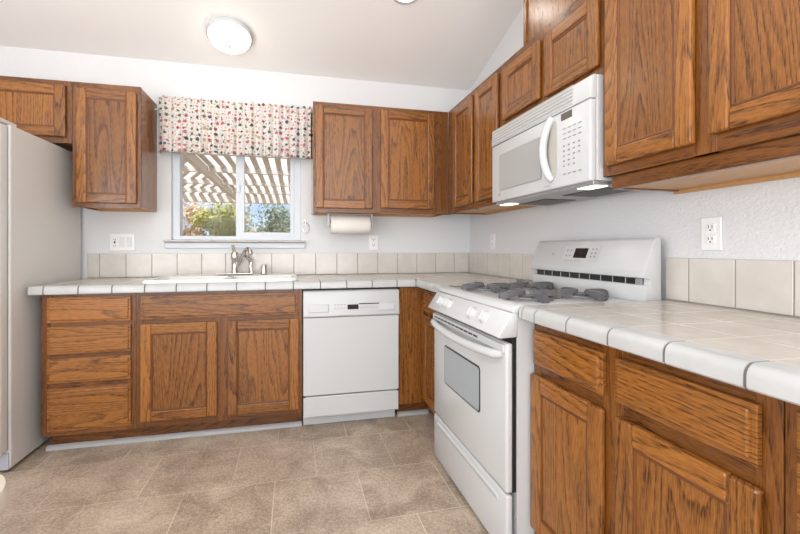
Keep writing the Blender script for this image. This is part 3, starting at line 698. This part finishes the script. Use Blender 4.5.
# ------------------------------------------------------------------ valance and rod
b = BM(); nx, zs = 150, [2.150, 2.128, 2.105, 2.085, 2.060, 2.035, 2.018, 1.995, 1.95, 1.90, 1.85, 1.81, 1.782, 1.774]
XA, XB = -2.312, -1.303; grid = []
path = [(-2.325, -.010+.0), (-2.325, -.035), (-2.322, -.06)]+[(XA+(XB-XA)*i/nx, None) for i in range(nx+1)]+[(-1.293, -.06), (-1.290, -.035), (-1.290, -.010)]
for j, z in enumerate(zs):
    row = []; d = (2.15-z)/.376
    for i, (x, y) in enumerate(path):
        if y is None:
            ph = (x*2*math.pi/.062); wob = math.sin(ph)+.5*math.sin(ph*.43+1.3)
            amp = .006 if 2.02 <= z <= 2.10 else (.009 if z > 2.1 else .005+.010*min(1, (2.02-z)/.2))
            puff = .010*math.sin(math.pi*(z-2.02)/.085) if 2.02 <= z <= 2.105 else 0
            y = -.083-puff-amp*wob-.010*max(0, (2.0-z)/.23)
        zz = z+(.007*math.sin(x*2*math.pi/.041+.6)+.004*math.sin(x*91) if j == 0 else 0)+(.004*math.sin(x*2*math.pi/.11) if j == len(zs)-1 else 0)
        row.append(b.verts.new((x, y, zz)))
    grid.append(row)
for a, c in zip(grid, grid[1:]):
    for i in range(len(a)-1): b.faces.new((a[i], a[i+1], c[i+1], c[i]))
v = obj('window_valance', b, M_FABRIC, smooth=True, origin=(-1.81, -.08, 1.774))
sm = v.modifiers.new('cloth_thickness', 'SOLIDIFY'); sm.thickness = .0018; sm.offset = 0
tag(v, 'white valance printed with small red and green flowers, gathered over the window', 'curtain')
b = BM(); tube(b, smooth_path([(-2.318, -.003, 2.062), (-2.316, -.05, 2.062), (-2.300, -.072, 2.062), (-1.81, -.072, 2.062), (-1.315, -.072, 2.062), (-1.299, -.05, 2.062), (-1.297, -.003, 2.062)], 5), .006, 8)
tag(obj('curtain_rod', b, M_VINYL, smooth=True, origin=(-1.81, -.07, 2.06)), 'thin white curtain rod inside the valance pocket', 'curtain rod')

# ------------------------------------------------------------------ lights on the ceiling
th_ = math.atan(SLOPE)
def ceil_frame(x, y): return Matrix.Translation((x, y, ceil_z(y))) @ Matrix.Rotation(-th_, 4, 'X')
M = ceil_frame(-1.828, -.320)
t = thing('ceiling_light', 'round frosted dome ceiling light, lit, above the window', 'ceiling light', tuple(M.translation))
b = BM(); lathe(b, [(0, -.002), (.138, -.002), (.143, -.010), (.141, -.024), (.132, -.032), (.124, -.032)], M, 48); obj('trim_ring', b, M_WHITE_M, t, smooth=True)
b = BM(); lathe(b, [(.128, -.026), (.129, -.036), (.121, -.056), (.100, -.075), (.067, -.087), (.031, -.092), (0, -.093)], M, 48); obj('glass_dome', b, M_LAMP_GLASS, t, smooth=True)
b = BM(); lathe(b, [(0, -.091), (.010, -.093), (.011, -.099), (.007, -.107), (0, -.110)], M, 16); obj('finial', b, M_BRASS, t, smooth=True)
def can(x, y, label):
    M = ceil_frame(x, y); t = thing('recessed_light', label, 'ceiling light', tuple(M.translation), 'recessed ceiling lights')
    b = BM(); lathe(b, [(.098, -.001), (.096, -.007), (.078, -.008), (.072, -.003), (.072, -.001)], M, 40); obj('trim_ring', b, M_WHITE_M, t, smooth=True)
    b = BM(); lathe(b, [(.073, -.003), (.04, -.006), (0, -.007)], M, 32); obj('lens', b, M_CAN, t, smooth=True)
can(-.77, -.800, 'round recessed ceiling light cut by the top border')
for p in ((-2.6, -2.2), (-1.45, -2.3), (-2.6, -4.2), (-1.45, -4.2)): can(p[0], p[1], 'recessed ceiling light behind the camera')

# ------------------------------------------------------------------ wall plates
def duplex(run, h, z, label, cat='outlet'):
    t = thing('wall_outlet', label, cat, base_loc(run, h, h, 0.004, z-.058))
    hb('cover_plate', run, h-.036, h+.036, .001, .007, z-.058, z+.058, M_PLATE, t, .003)
    for s in (-1, 1):
        b = BM(); hbox(b, run, h-.0165, h+.0165, .004, .0092, z+s*.0205-.0145, z+s*.0205+.0145, .004); r = obj('receptacle', b, M_PLATE, t)
        b = BM()
        for q_ in (-.0065, .0065): hbox(b, run, h+q_-.0013, h+q_+.0013, .0085, .0096, z+s*.0205-.001, z+s*.0205+.009)
        hbox(b, run, h-.0028, h+.0028, .0085, .0096, z+s*.0205-.0105, z+s*.0205-.0055, .001); obj('slots', b, M_BLACK, r)
duplex('b', -.814, 1.158, 'white outlet on the back wall below the paper towel roll')
duplex('r', -.413, 1.162, 'white outlet on the right wall in the corner left of the range')
duplex('r', -2.019, 1.163, 'white outlet on the textured right wall above the tiled counter')
t = thing('switch_plate', 'white wall plate with one outlet and two rocker switches left of the window', 'switch', (-2.567, -.004, 1.095))
bx('cover_plate', -2.643, -2.490, -.007, -.001, 1.095, 1.212, M_PLATE, t, .003)
b = BM(); box(b, -2.628, -2.594, -.0092, -.004, 1.119, 1.188, .003); r_ = obj('receptacle', b, M_PLATE, t)
b = BM(); box(b, -2.616, -2.606, -.0104, -.008, 1.146, 1.161)
for z in (1.172, 1.130): box(b, -2.618, -2.615, -.0098, -.008, z-.005, z+.005); box(b, -2.607, -2.604, -.0098, -.008, z-.005, z+.005)
obj('slots', b, M_BLACK, r_)
for xx in (-2.567, -2.523):
    b = BM(); prism(b, [(-.004, 1.119), (-.0085, 1.119), (-.0115, 1.153), (-.0085, 1.188), (-.004, 1.188)], 0, xx-.0165, xx+.0165, .001); obj('rocker', b, mat('rocker_plastic', (.74, .75, .76), .3), t)

# ------------------------------------------------------------------ paper towels, hook
ZP = 1.2865
t = thing('paper_towel_holder', 'white under-cabinet paper towel holder between window and outlet', 'paper towel holder', (-1.02, -.17, 1.36))
b = BM(); box(b, -1.186, -.856, -.190, -.150, 1.3565, 1.3615, .001); obj('mount_bar', b, M_VINYL, t)
for xx in (-1.186, -.866):
    b = BM(); prism(b, [(-.190, 1.3575), (-.150, 1.3575), (-.152, ZP-.01), (-.162, ZP-.022), (-.178, ZP-.022), (-.188, ZP-.01)], 0, xx, xx+.009, .001); obj('arm', b, M_VINYL, t)
b = BM(); tube(b, [(-1.178, -.17, ZP), (-.862, -.17, ZP)], .010, 12); obj('rod', b, M_VINYL, t, smooth=True)
b = BM(); Mx = Matrix.Translation((-1.165, -.17, ZP)) @ Matrix.Rotation(R(90), 4, 'Y')
lathe(b, [(.021, 0), (.066, 0), (.068, .003), (.068, .282), (.066, .285), (.021, .285), (.021, 0)], Mx, 40)
tr = obj('paper_towel_roll', b, M_PAPER, smooth=True, origin=(-1.02, -.17, ZP)); tag(tr, 'cream paper towel roll hanging under the cabinet right of the window', 'paper towel')
b = BM(); lathe(b, [(.0165, -.001), (.0205, -.001), (.0205, .286), (.0165, .286), (.0165, -.001)], Mx, 24); obj('cardboard_core', b, M_CARD, tr, smooth=True)
b = BM(); tube(b, smooth_path([(-1.352, -.008, 1.302), (-1.347, -.012, 1.322), (-1.335, -.012, 1.318), (-1.342, -.01, 1.29), (-1.356, -.01, 1.262), (-1.345, -.010, 1.232), (-1.322, -.010, 1.226), (-1.311, -.010, 1.25), (-1.314, -.010, 1.285), (-1.333, -.010, 1.307)]), .0022, 6)
lathe(b, [(0, .0), (.011, .0), (.009, .004), (.003, .010), (0, .011)], Matrix.Translation((-1.340, -.001, 1.312)) @ Matrix.Rotation(R(90), 4, 'X'), 14)
tag(obj('wire_hook', b, M_STEEL, smooth=True, origin=(-1.335, -.01, 1.31)), 'small wire hook on the wall just right of the window frame', 'hook')

# ------------------------------------------------------------------ seat cushion that just enters at the lower left
t = thing('stool', 'cream padded stool, only its edge showing at the lower left border', 'stool', (-2.350, -1.93, 0))
b = BM(); lathe(b, [(0, .40), (.17, .40), (.192, .415), (.20, .445), (.192, .480), (.16, .495), (0, .50)], Matrix.Translation((-2.350, -1.93, 0)), 40); obj('cushion', b, M_CREAM, t, smooth=True)
for s in range(4):
    a = R(45+90*s); b = BM(); tube(b, [(-2.350+.12*math.cos(a), -1.93+.12*math.sin(a), .402), (-2.350+.16*math.cos(a), -1.93+.16*math.sin(a), .001)], [.018, .013]); obj('leg', b, OAK[2], t, smooth=True)

# ------------------------------------------------------------------ patio beyond the window
t = thing('patio_cover', 'white slatted patio cover seen through the window', 'pergola', (-2.2, 3.6, -.08))
ZL = 2.2
b = BM(); x = -2.62
while x < 1.4: box(b, x, x+.078, .45, 6.6, ZL+.10, ZL+.12); x += .158
obj('slats', b, M_LATTICE, t)
# lattice panel of the left bay, its laths running the other way
b = BM(); dirv = Vector((.937, -2.317, 0)).normalized(); nrm = Vector((-dirv.y, dirv.x, 0))
for k in range(-30, 34):
    c = Vector((-3.2, 4.2, ZL+.11))+nrm*(k*.17); pts = []
    for s in (-4, 4):
        for w in (-.04, .04): pts.append(c+dirv*s+nrm*w)
    poly = [pts[0], pts[1], pts[3], pts[2]]
    lo = [b.verts.new(p) for p in poly]; hi = [b.verts.new(p+Vector((0, 0, .02))) for p in poly]
    b.faces.new(lo); b.faces.new(hi[::-1])
    for i in range(4): b.faces.new((lo[i], lo[(i+1) % 4], hi[(i+1) % 4], hi[i]))
geom = b.verts[:]+b.edges[:]+b.faces[:]
for co, no in (((-2.66, 0, 0), (1, 0, 0)), ((-6.6, 0, 0), (-1, 0, 0)), ((0, .45, 0), (0, -1, 0)), ((0, 6.6, 0), (0, 1, 0))):
    g = bmesh.ops.bisect_plane(b, geom=b.verts[:]+b.edges[:]+b.faces[:], plane_co=co, plane_no=no, clear_outer=True)
obj('left_laths', b, M_LATTICE, t)
b = BM()
for y in (.45, 2.0, 3.2, 4.4, 5.5): box(b, -6.6, 1.4, y, y+.07, ZL+.02, ZL+.10)
box(b, -6.6, 1.4, 6.55, 6.68, ZL-.06, ZL+.12)
obj('cross_beams', b, M_LATTICE, t)
b = BM()
for x in (-2.70, -1.25, .3): box(b, x, x+.07, .45, 6.6, ZL-.02, ZL+.10)
obj('rafters', b, M_LATTICE, t)
for x in (-6.4, -.9, 1.2): bx('post', x, x+.10, 6.56, 6.66, -.08, ZL-.06, M_LATTICE, t)

def shrub(name, label, c, rad, n, lm, leaf, seed, group=None, sparse=0.0):
    rnd = random.Random(seed); t = thing(name, label, 'shrub', (c[0], c[1], -.08), group); V = []; Fc = []
    cl = [(Vector((rnd.uniform(-.85, .85)*rad[0], rnd.uniform(-.85, .85)*rad[1], rnd.uniform(-.9, .9)*rad[2])), rnd.uniform(.25, .62)) for _ in range(60)]
    for i in range(n):
        cc, r = cl[rnd.randrange(len(cl))]; d = Vector((rnd.gauss(0, 1), rnd.gauss(0, 1), rnd.gauss(0, 1))).normalized()*r*rnd.random()**.4*min(rad)*1.6
        p = Vector((c[0], c[1], c[2]))+cc+d
        a = Vector((rnd.gauss(0, 1), rnd.gauss(0, 1), rnd.gauss(.4, 1))).normalized(); u = a.orthogonal().normalized(); s = leaf*rnd.uniform(.6, 1.3)
        k = len(V); V += [p-a*s, p+u*s*.35+a*s*.1, p+a*s, p-u*s*.35+a*s*.1]; Fc.append((k, k+1, k+2, k+3))
    me = bpy.data.meshes.new('foliage'); o0 = Vector(t.location); me.from_pydata([v-o0 for v in V], [], Fc); me.materials.append(lm)
    o = bpy.data.objects.new('foliage', me); C.objects.link(o); o.parent = t
    b = BM()
    for k in range(7):
        cc = cl[k][0]; e = Vector(c)+cc
        tube(b, smooth_path([(c[0]+.04*k-.12, c[1], -.08), (c[0]+cc.x*.4, c[1]+cc.y*.4, (c[2]-.08)*.5), tuple(e)], 4), [.03]*4+[.02]*4+[.008], 6)
    obj('stems', b, mat('bark', (.20, .14, .09), .9), t, smooth=True)
M_L1 = leaf_mat('dry_pinkish_leaves', (.62, .44, .32), (.74, .62, .42)); M_L2 = leaf_mat('yellow_green_leaves', (.26, .28, .06), (.66, .62, .24)); M_L3 = leaf_mat('dark_green_leaves', (.09, .12, .06), (.30, .34, .18)); M_L4 = leaf_mat('tan_brush', (.48, .38, .24), (.64, .55, .38))
shrub('shrub', 'tall shrub with dry pinkish tan leaves, leftmost outside the window', (-4.45, 9.2, 1.30), (.66, .4, 1.15), 9000, M_L1, .052, 1)
shrub('shrub', 'yellow green leafy shrub outside the left window pane', (-3.10, 7.4, 1.25), (.56, .4, .92), 8000, M_L2, .05, 2)
shrub('shrub', 'dark green sparse shrub outside the right window pane', (-1.60, 8.0, 1.40), (.75, .5, .80), 3600, M_L3, .05, 3)
shrub('shrub', 'low tan brush at the bottom of the right window pane', (-2.3, 10.6, .95), (.9, .4, .72), 6000, M_L4, .05, 4)
